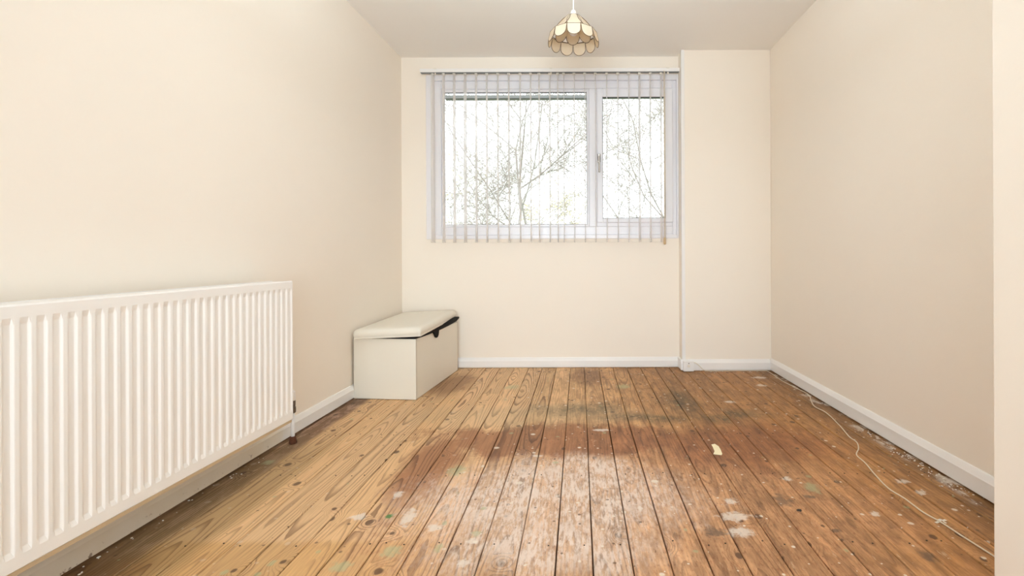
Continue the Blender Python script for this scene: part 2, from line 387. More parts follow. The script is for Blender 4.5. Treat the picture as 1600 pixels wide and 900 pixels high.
def empty(name, loc=(0,0,0), rz=0.0):
    o = bpy.data.objects.new(name, None); C.objects.link(o); o.location = loc; o.rotation_euler = (0,0,rz); return o
def tag(o, label, cat, group=None, kind=None):
    o['label'] = label; o['category'] = cat
    if group: o['group'] = group
    if kind: o['kind'] = kind
    return o
def struct(o): o['kind'] = 'structure'; return o
def share(o, parent, loc=None):
    c = o.copy(); c.parent = parent; C.objects.link(c)
    if loc is not None: c.location = loc
    return c

# ------------------------------------------------------------------ room shell
XL, XR, YB, ZC, YR = -1.373, 1.440, 3.694, 2.405, -1.60
XBOX, YBOX = 0.773, 3.575
XN, YN = 0.946, 1.092
LS = 0.020   # the left wall runs a little out of square
def xl(y): return XL-LS*(YB-y)
WX0, WX1, WZ0, WZ1 = -1.182, 0.772, 0.997, 2.270

def slant(bm, d0, d1, y0, y1, z0, z1):
    q = [(xl(y)+d, y) for y, d in ((y0, d0), (y0, d1), (y1, d1), (y1, d0))]
    A = [bm.verts.new((x, y, z0)) for x, y in q]; B = [bm.verts.new((x, y, z1)) for x, y in q]
    for k in range(4): bm.faces.new((A[k], A[(k+1)%4], B[(k+1)%4], B[k]))
    bm.faces.new(A[::-1]); bm.faces.new(B)
bm = nb(); slant(bm, -0.12, 0.0, YR-0.25, YB+0.28, -0.04, ZC); struct(obj('wall_left', bm, 'wall'))
bm = nb(); box(bm, XR, XR+0.12, YN, YB+0.28, -0.04, ZC); struct(obj('wall_right', bm, 'wall'))
bm = nb(); box(bm, XN, XR+0.12, YR, YN, -0.04, ZC, 0.004, 2); struct(obj('wall_entry', bm, 'wall'))
bm = nb()
box(bm, XL, WX0, YB, YB+0.28, -0.04, ZC); box(bm, WX1, XR, YB, YB+0.28, -0.04, ZC)
box(bm, WX0, WX1, YB, YB+0.28, -0.04, WZ0); box(bm, WX0, WX1, YB, YB+0.28, WZ1, ZC)
struct(obj('wall_back', bm, 'wall'))
bm = nb(); box(bm, XBOX, XR, YBOX, YB, -0.04, ZC, 0.004, 2); struct(obj('wall_boxing', bm, 'wall'))
RX0, RX1, RZ0, RZ1 = -1.30, 0.80, 0.65, 2.25
bm = nb()
box(bm, XL-0.12, RX0, YR-0.25, YR, -0.04, ZC); box(bm, RX1, XR, YR-0.25, YR, -0.04, ZC)
box(bm, RX0, RX1, YR-0.25, YR, -0.04, RZ0); box(bm, RX0, RX1, YR-0.25, YR, RZ1, ZC)
struct(obj('wall_rear', bm, 'wall'))
bm = nb(); box(bm, XL-0.25, XR+0.12, YR-0.25, YB+0.28, ZC, ZC+0.15); struct(obj('ceiling', bm, 'ceiling'))
# corner strip on the boxing
bm = nb(); box(bm, XBOX-0.003, XBOX+0.020, YBOX-0.003, YBOX, 0.085, ZC, 0.001); box(bm, XBOX-0.003, XBOX, YBOX, YBOX+0.020, 0.085, ZC, 0.001)
struct(obj('trim_1', bm, 'white_paint'))

# baseboards with a chamfered top
def base_prof(h=0.085, t=0.017):
    return [(0, 0.009), (t, 0.009), (t, h-0.026), (t-0.002, h-0.022), (0.006, h-0.002), (0.004, h), (0, h)]
T = 0.017
bm = nb(); pr = base_prof(0.085)
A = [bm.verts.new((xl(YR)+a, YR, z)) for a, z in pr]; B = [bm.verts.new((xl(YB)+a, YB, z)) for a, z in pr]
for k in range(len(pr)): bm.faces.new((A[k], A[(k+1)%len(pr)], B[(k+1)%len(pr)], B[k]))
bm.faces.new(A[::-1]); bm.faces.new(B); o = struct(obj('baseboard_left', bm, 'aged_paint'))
bm = nb(); prism(bm, [(XR-a, z) for a, z in base_prof(0.092)], 'y', YN, YBOX); struct(obj('baseboard_right', bm, 'white_paint'))
bm = nb(); prism(bm, [(YB-a, z) for a, z in base_prof(0.080)], 'x', XL+T, XBOX-0.012); struct(obj('baseboard_back', bm, 'white_paint'))
bm = nb(); prism(bm, [(YBOX-a, z) for a, z in base_prof(0.086)], 'x', XBOX-0.017, XR-T)
box(bm, XBOX-0.017, XBOX, YBOX, YB-T, 0.008, 0.084, 0.002); struct(obj('baseboard_boxing', bm, 'white_paint'))

# ------------------------------------------------------------------ floor
bm = nb(); box(bm, XL-0.25, XR+0.12, YR-0.25, YB+0.28, -0.10, -0.022); floor = struct(obj('floor', bm, 'sub'))
seams = [-1.470, -1.378, -1.270, -1.158, -1.047, -0.936, -0.825, -0.720, -0.612, -0.502, -0.393, -0.288, -0.180, -0.070, 0.0355, 0.1467, 0.2546, 0.362, 0.468, 0.578, 0.687, 0.793, 0.907, 1.017, 1.122, 1.230, 1.335, 1.440]
seams = seams[:1]+seams[2:]
joints = {13: [1.772], 3: [0.7], 7: [3.0], 19: [0.95], 23: [2.6], 16: [3.1], 10: [0.3]}
JOISTS = [-1.2, -0.78, -0.36, 0.06, 0.48, 0.95, 1.437, 1.89, 2.32, 2.78, 3.24, 3.62]
nail = nb()
for i in range(len(seams)-1):
    a, b = seams[i]+0.0017, seams[i+1]-0.0017
    ys = [YR]+joints.get(i, [])+[YB]
    for y0, y1 in zip(ys, ys[1:]):
        cx, cy = (a+b)/2, (y0+y1)/2
        bm = nb(); w, l = (b-a)/2, (y1-y0)/2-0.0012
        n = 8; tl = random.uniform(-0.0006, 0.0006)
        rows = []
        for k in range(n+1):
            y = -l+2*l*k/n; q = random.uniform(-0.0009, 0.0009)
            rows.append([bm.verts.new(p) for p in ((-w+q, y, -0.0215), (-w+q, y, -0.0022+tl), (-w+0.0022+q, y, tl), (w-0.0022-q, y, -tl), (w-q, y, -0.0022-tl), (w-q, y, -0.0215))])
        for A, B in zip(rows, rows[1:]):
            for k in range(6): bm.faces.new((A[k], A[(k+1)%6], B[(k+1)%6], B[k]))
        bm.faces.new(rows[0][::-1]); bm.faces.new(rows[-1])
        obj('floorboard', bm, 'floor', floor, loc=(cx, cy, 0))
    for jy in JOISTS:
        for s in (0.25, 0.75):
            if random.random() < 0.35: continue
            x = a+(b-a)*s+random.uniform(-0.006, 0.006); y = jy+random.uniform(-0.012, 0.012)
            bmesh.ops.create_cone(nail, cap_ends=True, segments=7, radius1=0.0028, radius2=0.0025, depth=0.002, matrix=Matrix.Translation((x, y, 0.0002)))
no = obj('floor_nails', nail, 'nail', floor); no['kind'] = 'stuff'

# ------------------------------------------------------------------ window
win = struct(empty('window_1', (0, 0, 0)))
def ring_frame(bm, x0, x1, z0, z1, wl, wr, wb_, wt, y0, y1, bev=0.003):
    box(bm, x0, x0+wl, y0, y1, z0, z1, bev); box(bm, x1-wr, x1, y0, y1, z0, z1, bev)
    box(bm, x0+wl, x1-wr, y0, y1, z0, z0+wb_, bev); box(bm, x0+wl, x1-wr, y0, y1, z1-wt, z1, bev)
bm = nb(); ring_frame(bm, WX0, WX1, WZ0, WZ1, 0.055, 0.014, 0.030, 0.045, YB-0.006, YB+0.03); obj('window_lining', bm, 'upvc', win)
fx0, fx1, fz0, fz1 = WX0+0.055, WX1-0.014, WZ0+0.030, WZ1-0.045
FY = YB+0.012
MX0, MX1 = 0.080, 0.139
bm = nb()
ring_frame(bm, fx0, fx1, fz0, fz1, 0.058, 0.030, 0.064, 0.062, FY, FY+0.06, 0.004)
box(bm, MX0, MX1, FY, FY+0.06, fz0+0.064, fz1-0.062, 0.004); box(bm, MX1, fx1-0.030, FY, FY+0.06, fz0+0.064, 1.132, 0.004)
obj('window_frame', bm, 'upvc', win)
gx0, gx1, gz0, gz1 = -1.048, 0.062, 1.111, 2.104
bm = nb(); ring_frame(bm, fx0+0.058, MX0, fz0+0.064, fz1-0.062, gx0-fx0-0.058, MX0-gx1, gz0-fz0-0.064, 0.022, FY+0.008, FY+0.03, 0.004); obj('glazing_bead', bm, 'upvc', win)
bm = nb(); ring_frame(bm, gx0-0.003, gx1+0.003, gz0-0.003, fz1-0.080, 0.005, 0.005, 0.005, 0.006, FY+0.012, FY+0.029, 0); obj('gasket', bm, 'gasket', win)
bm = nb(); box(bm, gx0, gx1, FY+0.030, FY+0.036, gz0-0.004, fz1-0.066); obj('pane', bm, 'glass', win)
# slim vent bar across the head of the fixed light, with its row of clips
bm = nb(); box(bm, gx0, gx1, FY+0.037, FY+0.075, 2.106, 2.128, 0.002); vt = obj('trickle_vent', bm, 'vent', win)
bm = nb(); box(bm, gx0, gx1, FY+0.039, FY+0.078, 2.100, 2.1055); obj('vent_edge', bm, 'grey_strip', vt)
# opening sash
sx0, sx1, sz0, sz1 = 0.139, 0.730, 1.121, 2.160
bm = nb(); ring_frame(bm, sx0, sx1, sz0, sz1, 0.047, 0.062, 0.035, 0.066, FY-0.014, FY+0.045, 0.005); sash = obj('sash', bm, 'upvc', win)
bm = nb(); ring_frame(bm, 0.183, 0.671, 1.153, 2.097, 0.005, 0.005, 0.005, 0.005, FY-0.010, FY+0.020, 0); obj('gasket', bm, 'gasket', sash)
bm = nb(); box(bm, 0.184, 0.670, FY+0.022, FY+0.028, 1.154, 2.096); obj('pane', bm, 'glass', sash)
# handle
hc = P(935.8, 247, FY-0.02); hb = P(935.8, 270, FY-0.02)
bm = nb(); box(bm, hc.x-0.013, hc.x+0.013, FY-0.024, FY-0.014, hc.z-0.035, hc.z+0.034, 0.006, 3); hd = obj('window_handle', bm, 'chrome', win, True)
bm = nb(); tube(bm, [(hc.x, FY-0.024, hc.z), (hc.x, FY-0.050, hc.z)], 0.010, 12); obj('spindle', bm, 'steel', hd, True)
bm = nb(); tube(bm, smooth_path([(hc.x, FY-0.048, hc.z+0.012), (hc.x, FY-0.052, hc.z-0.02), (hc.x+0.001, FY-0.056, hc.z-0.06), (hc.x, FY-0.054, hc.z-0.115)]), [0.009]*6+[0.0075]*6+[0.0065]*7, 10); obj('lever', bm, 'chrome', hd, True)
# outside sill
bm = nb(); box(bm, WX0, WX1, FY+0.06, YB+0.32, WZ0-0.03, WZ0+0.03, 0.004); obj('outer_sill', bm, 'upvc', win)
# rear window added out of view, behind the camera, as extra fill light
fill_win = struct(empty('fill_window', (0, 0, 0)))
bm = nb(); ring_frame(bm, RX0, RX1, RZ0, RZ1, 0.07, 0.07, 0.07, 0.07, YR-0.12, YR-0.06); box(bm, -0.28, -0.22, YR-0.12, YR-0.06, RZ0+0.07, RZ1-0.07); obj('window_frame', bm, 'upvc', fill_win)
for a, b in ((RX0+0.07, -0.28), (-0.22, RX1-0.07)):
    bm = nb(); box(bm, a, b, YR-0.095, YR-0.089, RZ0+0.07, RZ1-0.07); obj('pane', bm, 'glass', fill_win)

# ------------------------------------------------------------------ vertical blind
BY = 3.622
blind = tag(empty('vertical_blind', (-0.22, BY, 2.25)), 'sheer white vertical blind hanging open across the window', 'blind')
def bl(p): return Vector(p)-Vector((-0.22, BY, 2.25))
ra, rb = P(657, 108, BY), P(1061.5, 108, BY)
rz1 = ra.z-0.004; rz0 = rz1-0.028
o_ = Vector((-0.22, BY, 2.25))
bm = nb(); box(bm, ra.x-o_.x, rb.x-o_.x, -0.021, 0.021, rz0-o_.z, rz1-o_.z, 0.003, 2); obj('headrail', bm, 'white_paint', blind)
bm = nb(); box(bm, ra.x-o_.x+0.006, rb.x-o_.x-0.006, -0.022, 0.010, rz0-o_.z-0.0035, rz0-o_.z-0.0005); obj('rail_channel', bm, 'grey_strip', blind)
for px in (681, 861, 1043):
    x = P(px, 108, BY).x-o_.x
    bm = nb(); box(bm, x-0.011, x+0.011, -0.024, YB-BY, rz1-o_.z, rz1-o_.z+0.003); box(bm, x-0.011, x+0.011, -0.025, -0.022, rz1-o_.z-0.006, rz1-o_.z+0.003)
    tube(bm, [(x, -0.015, rz0-o_.z-0.004), (x, -0.015, rz0-o_.z-0.016)], 0.006, 8)
    obj('rail_bracket', bm, 'cord', blind)
xs = [676.6, 693.5, 710.2, 727.2, 744.4, 761, 778.2, 795.4, 813.0, 829.5, 842.7, 859.4, 871.7, 881, 897.3, 914, 930.4, 948.2, 965.6, 982.7, 999.4, 1016.4, 1033.2]
VT, VB = rz0-0.012, 0.968
def vane_mesh(curve):
    bm = nb(); n = 8; prof = []
    for k in range(n+1):
        u = k/n-0.5; prof.append((curve*(1-4*u*u), u*0.089))
    rows = 10; V = []
    for j in range(rows+1):
        z = VB+(VT-VB)*j/rows; tap = 1.0 if j < rows else 0.82
        V.append([[bm.verts.new((x+s*0.00035, y*tap, z-o_.z)) for x, y in prof] for s in (-1, 1)])
    for j in range(rows):
        for k in range(n):
            bm.faces.new((V[j][0][k], V[j][0][k+1], V[j+1][0][k+1], V[j+1][0][k]))
            bm.faces.new((V[j][1][k], V[j+1][1][k], V[j+1][1][k+1], V[j][1][k+1]))
        for e in (0, n): bm.faces.new((V[j][0][e], V[j+1][0][e], V[j+1][1][e], V[j][1][e]))
    for j in (0, rows):
        for k in range(n): bm.faces.new((V[j][0][k], V[j][0][k+1], V[j][1][k+1], V[j][1][k]))
    return bm
vproto = wproto = hproto = None
for i, px in enumerate(xs):
    x = P(px, 250, BY).x-o_.x; ang = random.uniform(-0.05, 0.05)
    if vproto is None:
        vproto = obj('vane', vane_mesh(0.004), 'vane', blind, True)
        bm = nb(); box(bm, -0.0022, 0.0022, -0.040, 0.040, VB-o_.z+0.002, VB-o_.z+0.028, 0.001)
        tube(bm, [(0, -0.041, VB-o_.z+0.003), (0, -0.046, VB-o_.z+0.006)], 0.003, 6); tube(bm, [(0, 0.041, VB-o_.z+0.003), (0, 0.046, VB-o_.z+0.006)], 0.003, 6)
        wproto = obj('bottom_weight', bm, 'vane', vproto)
        bm = nb(); box(bm, -0.010, 0.010, -0.012, 0.012, VT-o_.z-0.004, VT-o_.z+0.009, 0.002); hproto = obj('hanger', bm, 'cord', vproto)
        v = vproto
    else:
        v = share(vproto, blind); share(wproto, v); share(hproto, v)
    v.location = (x, 0, 0); v.rotation_euler = (0, 0, ang)
# chains that link the vanes along the bottom, and the pull cords at the right
for s in (-0.046, 0.046):
    bm = nb(); pts = []
    for a, b in zip(xs, xs[1:]):
        xa, xb = P(a, 250, BY).x-o_.x, P(b, 250, BY).x-o_.x
        for k in range(4):
            u = k/4; pts.append((xa+(xb-xa)*u, s, VB-o_.z+0.008-0.010*4*u*(1-u)))
    tube(bm, pts, 0.0011, 5); obj('link_chain', bm, 'cord', blind)
xw = P(1037.0, 250, BY).x-o_.x
bm = nb(); tube(bm, [(xw, -0.030, rz0-o_.z), (xw+0.001, -0.031, -0.6), (xw, -0.032, VB-o_.z+0.03)], 0.0032, 8); obj('pull_cord', bm, 'vane_cream', blind, True)
bm = nb(); tube(bm, [(xw+0.008, -0.022, rz0-o_.z), (xw+0.009, -0.026, VB-o_.z+0.02)], 0.0022, 8); obj('pull_cord', bm, 'cord', blind, True)
bm = nb(); lathe(bm, [(0.003, VB-o_.z+0.035), (0.009, VB-o_.z+0.025), (0.010, VB-o_.z-0.015), (0.004, VB-o_.z-0.022)], xw, -0.032, 12); obj('cord_weight', bm, 'tan_plastic', blind, True)

# ------------------------------------------------------------------ radiator
RADW, RADH = 1.40, 0.600
fx, fy = P(457.5, 545, 2.08).x, 2.08
rad = tag(empty('radiator', (fx, fy, 0.0), 0.0), 'long white ribbed panel radiator on the left wall', 'radiator')
RZB, RZT = 0.158, 0.762
yaw = -0.024
rad.rotation_euler = (0.0, 0.0, yaw)   # far end stands a little further from the wall
# local frame: y runs back towards the camera (negative), x=0 is the front face, -x goes into the wall
def panel(bm, x0, sgn, skin=0.010):
    pitch = RADW/42
    ss = [(0.0, 0.0)]
    for k in range(42):
        c = -(k+0.5)*pitch
        ss += [(c+0.0130, 0.0), (c+0.0110, 0.12), (c+0.0065, 0.92), (c+0.0045, 1.0), (c-0.0045, 1.0), (c-0.0065, 0.92), (c-0.0110, 0.12), (c-0.0130, 0.0)]
    ss.append((-RADW, 0.0))
    zs = [(RZB, 0.0), (RZB+0.004, 1), (RZB+0.034, 1), (RZB+0.048, 2), (RZT-0.046, 2), (RZT-0.030, 1), (RZT-0.004, 1), (RZT, 0.0)]
    G = []
    for z, m in zs:
        row = []
        for s, d in ss:
            dep = {0.0: 0.004, 1: 0.0, 2: 0.0043*d}[m]
            row.append(bm.verts.new((x0-sgn*dep, s, z)))
        G.append(row)
    for A, B in zip(G, G[1:]):
        for k in range(len(ss)-1): bm.faces.new((A[k], A[k+1], B[k+1], B[k]))
    # back skin
    cor = [bm.verts.new((x0-sgn*skin, s, z)) for s in (0.0, -RADW) for z in (RZB, RZT)]
    bm.faces.new((cor[0], cor[1], cor[3], cor[2]))
    bm.faces.new([G[0][k] for k in range(len(ss))]+[cor[2], cor[0]])
    bm.faces.new([G[-1][k] for k in range(len(ss))]+[cor[3], cor[1]])
    bm.faces.new([r[0] for r in G]+[cor[1], cor[0]]); bm.faces.new([r[-1] for r in G]+[cor[3], cor[2]])
bm = nb(); panel(bm, 0.0, 1); obj('front_panel', bm, 'radiator', rad)
bm = nb(); panel(bm, -0.100, -1); obj('rear_panel', bm, 'radiator', rad)
bm = nb(); box(bm, -0.088, -0.012, -RADW+0.01, -0.010, RZT-0.016, RZT-0.002, 0.002); obj('top_grille', bm, 'radiator', rad)
bm = nb(); box(bm, -0.0100, -0.0030, -RADW+0.004, -0.004, RZB-0.011, RZB+0.001, 0.001); obj('bottom_seam', bm, 'rad_seam', rad)
for s in (-0.001, -RADW-0.003):
    bm = nb(); box(bm, -0.090, -0.010, s-0.001, s+0.003, RZB+0.03, RZT-0.006, 0.001); obj('end_panel', bm, 'radiator', rad)
for s in (-0.22, -1.18):
    bm = nb(); box(bm, -0.114, -0.1005, s-0.018, s+0.018, RZB+0.05, RZT-0.06); obj('wall_bracket', bm, 'steel', rad)
# convectors between the panels
bm = nb()
pts = []
for k in range(80):
    y = -0.03-(RADW-0.06)*k/79; pts.append((-0.040 if k % 2 else -0.072, y))
for z0, z1 in ((RZB+0.04, RZT-0.05),):
    A = [bm.verts.new((x, y, z0)) for x, y in pts]; B = [bm.verts.new((x, y, z1)) for x, y in pts]
    for k in range(len(pts)-1): bm.faces.new((A[k], A[k+1], B[k+1], B[k]))
obj('convector_fins', bm, 'radiator', rad)
# lockshield valve and tail pipe at the far end
vx, vy = -1.336-fx, 2.212-fy
bm = nb(); tube(bm, [(vx, vy, 0.0), (vx, vy, 0.145)], 0.0085, 12); pipe = obj('tail_pipe', bm, 'white_paint', rad, True)
bm = nb(); lathe(bm, [(0.015, 0.0), (0.017, 0.006), (0.012, 0.030), (0.010, 0.034)], vx, vy, 12); obj('rusty_collar', bm, 'rust', pipe, True)
bm = nb(); lathe(bm, [(0.010, 0.142), (0.0135, 0.146), (0.0135, 0.168), (0.011, 0.172), (0.012, 0.178), (0.012, 0.198), (0.008, 0.202)], vx, vy, 8)
tube(bm, [(vx, vy, 0.186), (-0.060, -0.004, 0.192)], 0.008, 8); valve = obj('valve', bm, 'steel', rad)
bm = nb(); lathe(bm, [(0.012, 0.200), (0.013, 0.204), (0.011, 0.240), (0.006, 0.246)], vx, vy, 12); obj('valve_cap', bm, 'white_paint', valve, True)

# ------------------------------------------------------------------ ottoman box in the corner
bx = F(650, 625.6); rx_ = F(717, 578); lx = F(553.5, 621.6)
yawb = -math.atan2(rx_.x-bx.x, rx_.y-bx.y)
OW, OL, OH = 0.392, 0.752, 0.368
ott = tag(empty('storage_ottoman', (bx.x, bx.y, 0), yawb+0.004), 'cream faux leather storage ottoman in the far left corner with its lid ajar', 'storage box')
# local: origin at the front right foot, box spans x -OW..0, y 0..OL
bm = nb()
t_ = 0.016
box(bm, -OW, 0, 0, t_, 0.002, OH, 0.004, 2); box(bm, -OW, 0, OL-t_, OL, 0.002, OH, 0.004, 2)
box(bm, -OW, -OW+t_, 0.001, OL-0.001, 0.002, OH, 0.004, 2); box(bm, -t_, 0, 0.001, OL-0.001, 0.002, OH, 0.004, 2)
box(bm, -OW+0.004, -0.004, 0.004, OL-0.004, 0.004, 0.016)
obj('body', bm, 'leather', ott)
bm = nb(); box(bm, -OW+t_, -t_, t_, OL-t_, 0.017, OH-0.05); obj('lining', bm, 'dark_lining', ott)['label'] = 'dark inner lining of the open ottoman'
# lid: padded top over a thin base, tilted up towards the right and the back
bm = nb()
LW, LL, LT = 0.412, 0.772, 0.056
nx, ny = 20, 30
def lidz(u, v): return 0.007*(1-(2*u-1)**4)*(1-(2*v-1)**4)
def rect_ring(inset, z, r):
    pts = []
    x0, x1, y0, y1 = -LW+inset, -inset, inset, LL-inset
    for cx, cy, a0 in ((x1-r, y1-r, 0), (x0+r, y1-r, 90), (x0+r, y0+r, 180), (x1-r, y0+r, 270)):
        for k in range(6):
            a = math.radians(a0+k*18); pts.append((cx+r*math.cos(a), cy+r*math.sin(a), z))
    return pts
rings = [rect_ring(i_, z_, r_) for i_, z_, r_ in ((0.010, 0.000, 0.008), (0.002, 0.001, 0.010), (0.001, 0.006, 0.012), (0.0035, 0.009, 0.012), (0.000, 0.014, 0.014), (-0.001, 0.030, 0.016), (0.001, 0.042, 0.018), (0.006, 0.051, 0.020), (0.014, 0.056, 0.022), (0.035, 0.0595, 0.03), (0.08, 0.062, 0.05), (0.14, 0.063, 0.05))]
VR = [[bm.verts.new(p) for p in r] for r in rings]
for A, B in zip(VR, VR[1:]):
    for k in range(24): bm.faces.new((A[k], A[(k+1)%24], B[(k+1)%24], B[k]))
bm.faces.new(VR[0][::-1]); bm.faces.new(VR[-1])
lid = obj('lid', bm, 'leather', ott, True)
lid.location = (0.036, -0.012, OH+0.017)
lid.rotation_euler = (math.radians(1.25), math.radians(-2.4), math.radians(3.4))
# black cloth caught under the lid: a band along the right rim and a tongue hanging out
bm = nb()
N = 14
def band(y):
    f = y/OL
    top = OH+0.010+0.033*min(1, f*1.12); low = OH+0.002+0.010*f-0.010*math.sin(f*math.pi)
    return low, top
A = []
for k in range(N+1):
    y = 0.004+(OL+0.012)*k/N; lo, hi = band(min(y, OL))
    if k == N: lo, hi = lo+0.010, hi-0.006
    bul = 0.006*math.sin(math.pi*min(1, k/N))+0.004
    A.append([bm.verts.new(p) for p in ((-0.012, y, lo+0.004), (0.001+bul*0.5, y, lo), (0.003+bul, y, (lo+hi)/2), (0.001+bul*0.6, y, hi), (-0.012, y, hi))])
for a, b in zip(A, A[1:]):
    for k in range(5): bm.faces.new((a[k], a[(k+1)%5], b[(k+1)%5], b[k]))
bm.faces.new(A[0][::-1]); bm.faces.new(A[-1])
band_o = obj('cloth_band', bm, 'black', ott, True); band_o['label'] = 'black cloth caught along the rim under the lid'
bm = nb()
yc = 0.315
prof = [(0.075, 0.010), (0.055, -0.006), (0.040, -0.020), (0.026, -0.036), (0.010, -0.044), (-0.010, -0.040), (-0.024, -0.026), (-0.034, 0.010)]
prof = [(-p[0], p[1]) for p in prof]
fr_ = [bm.verts.new((0.012, yc+a, OH+b)) for a, b in prof]; bk_ = [bm.verts.new((0.001, yc+a, OH+b)) for a, b in prof]
for k in range(len(prof)): bm.faces.new((fr_[k], fr_[(k+1)%len(prof)], bk_[(k+1)%len(prof)], bk_[k]))
bm.faces.new(fr_); bm.faces.new(bk_[::-1])
obj('pull_tab', bm, 'black', ott)['label'] = 'black rounded tongue hanging from under the lid'
bm = nb(); box(bm, -OW+0.05, -0.003, 0.0035, 0.012, OH-0.002, OH+0.012, 0.002); obj('cloth_band', bm, 'black', ott)

# ------------------------------------------------------------------ pendant lamp
LY = 2.60; LXc = P(896, 55, LY).x
lamp = tag(empty('pendant_lamp', (LXc, LY, ZC)), 'capiz shell pendant lamp shade on a white cord from the ceiling', 'lamp')
def lz(z): return z-ZC
bm = nb(); lathe(bm, [(0.048, lz(ZC)), (0.050, lz(ZC-0.006)), (0.040, lz(ZC-0.020)), (0.012, lz(ZC-0.028)), (0.006, lz(ZC-0.034))], 0, 0, 24); obj('ceiling_rose', bm, 'cord', lamp, True)
bm = nb(); tube(bm, [(0, 0, lz(ZC-0.03)), (0.0005, 0, lz(2.30)), (0, 0, lz(2.19))], 0.0030, 8); obj('cord', bm, 'cord', lamp, True)
bm = nb(); lathe(bm, [(0.006, lz(2.205)), (0.013, lz(2.200)), (0.017, lz(2.180)), (0.022, lz(2.172)), (0.022, lz(2.150)), (0.018, lz(2.115)), (0.015, lz(2.112))], 0, 0, 20); obj('lampholder', bm, 'cord', lamp, True)
bm = nb()
bmesh.ops.create_uvsphere(bm, u_segments=16, v_segments=10, radius=0.024, matrix=Matrix.Translation((0, 0, lz(2.088)))); obj('bulb', bm, 'upvc', lamp, True)
def hoop(r, z, th, n=36):
    bm = nb(); tube(bm, [(r*math.cos(2*math.pi*k/n), r*math.sin(2*math.pi*k/n), lz(z)) for k in range(n)], th, 6, closed=True)
    return obj('ring', bm, 'brass', lamp, True)
hoop(0.030, 2.171, 0.0016); hoop(0.120, 2.078, 0.0017)
def outline_oval(w, h, n=24): return [(w/2*math.cos(2*math.pi*k/n)*(1-0.26*math.sin(2*math.pi*k/n)), -h/2+h/2*math.sin(2*math.pi*k/n)) for k in range(n)]
def outline_u(w, h):
    pts = [(w/2*0.97, 0.0), (w/2, -h*0.25), (w/2*0.99, -h*0.52)]
    for k in range(1, 12):
        a = math.pi*k/12; pts.append((w/2*0.99*math.cos(a), -h*0.52-h*0.48*math.sin(a)))
    return pts+[(-w/2*0.99, -h*0.52), (-w/2, -h*0.25), (-w/2*0.97, 0.0)]
def petal(pts, th=0.0011, cup=0.0):
    bm = nb(); f = [bm.verts.new((x, -th/2-cup*(x*x)*8, y)) for x, y in pts]; b = [bm.verts.new((x, th/2-cup*(x*x)*8, y)) for x, y in pts]
    n = len(pts)
    for k in range(n): bm.faces.new((f[k], f[(k+1)%n], b[(k+1)%n], b[k]))
    bm.faces.new(f); bm.faces.new(b[::-1])
    e = nb(); tube(e, [(x, 0, y) for x, y in pts], 0.0016, 5, closed=True)
    return bm, e
def petal_row(n, r0, z0, r1, z1, kind, w, h, off):
    tilt = math.atan2(r1-r0, z0-z1)
    first = edge = None
    for k in range(n):
        a = 2*math.pi*(k+off)/n
        if first is None:
            b_, e_ = petal(outline_oval(w, h) if kind == 'oval' else outline_u(w, h))
            first = obj('shell_panel', b_, 'capiz', lamp); edge = obj('edging', e_, 'brass', first, True); p = first
        else:
            p = share(first, lamp); share(edge, p)
        p.location = (r0*math.cos(a), r0*math.sin(a), lz(z0))
        # local z up the panel, local y outwards reversed
        p.rotation_euler = (Matrix.Rotation(a+math.pi/2, 4, 'Z') @ Matrix.Rotation(-tilt, 4, 'X')).to_euler()
petal_row(8, 0.034, 2.170, 0.118, 2.068, 'oval', 0.074, 0.134, 0.06)
petal_row(11, 0.122, 2.077, 0.137, 2.013, 'u', 0.0705, 0.066, 0.30)

# ------------------------------------------------------------------ small things on the floor and the boxing
jb = P(1074, 572, YBOX-T-0.012)
bm = nb(); box(bm, XBOX-0.003, XBOX+0.074, YBOX-T-0.026, YBOX-T, 0.004, 0.080, 0.003, 2)
sock = tag(empty('phone_socket', (0, 0, 0)), 'small white phone socket on the skirting at the boxing corner', 'socket')
obj('socket_case', bm, 'white_paint', sock)
bm = nb(); box(bm, XBOX+0.026, XBOX+0.046, YBOX-T-0.028, YBOX-T-0.0255, 0.034, 0.054, 0.001); obj('jack', bm, 'cord', sock)
bm = nb(); tube(bm, [(XBOX+0.036, YBOX-T-0.026, 0.064), (XBOX+0.036, YBOX-T-0.0285, 0.064)], 0.004, 10); obj('screw', bm, 'steel', sock)
R_ = 0.0025
pix = [(1203, 581.5), (1222, 595), (1245, 607), (1263, 616.5), (1268, 628), (1274, 636), (1291, 645), (1312, 665), (1327, 682.5), (1338.5, 691), (1341.5, 701), (1338.5, 711), (1352, 723.5), (1367, 741.5), (1388, 763), (1414, 779.5), (1443, 801), (1469, 815.5), (1502, 837), (1551, 868), (1600, 900)]
fp = [F(a, b, R_) for a, b in pix]
fp = [Vector((min(p.x, XR-T-0.004), p.y, R_+0.0006)) for p in fp]
fp[-1] = Vector((XN-0.03, 1.20, R_+0.0006)) if fp[-1].y < YN+0.02 else fp[-1]
ys_ = YBOX-T-0.006
lead = [Vector((XBOX+0.074, ys_-0.006, 0.066)), Vector((XBOX+0.090, ys_-0.004, 0.064)), Vector((XBOX+0.120, ys_-0.003, 0.040)), Vector((XBOX+0.150, ys_-0.004, 0.012)), Vector((XBOX+0.19, ys_-0.006, R_+0.001)), Vector((XBOX+0.40, ys_-0.004, R_+0.001)), Vector((XR-0.08, ys_-0.006, R_+0.001)), Vector((XR-T-0.03, ys_-0.03, R_+0.001))]
bm = nb(); tube(bm, smooth_path(lead+[p for p in fp if p.y < ys_-0.05], 6), R_, 8)
cb = obj('telephone_cable', bm, 'cable', None, True)
tag(cb, 'thin cream cable running along the right skirting and across the boards', 'cable')
tp = F(1470, 815)
bm = nb()
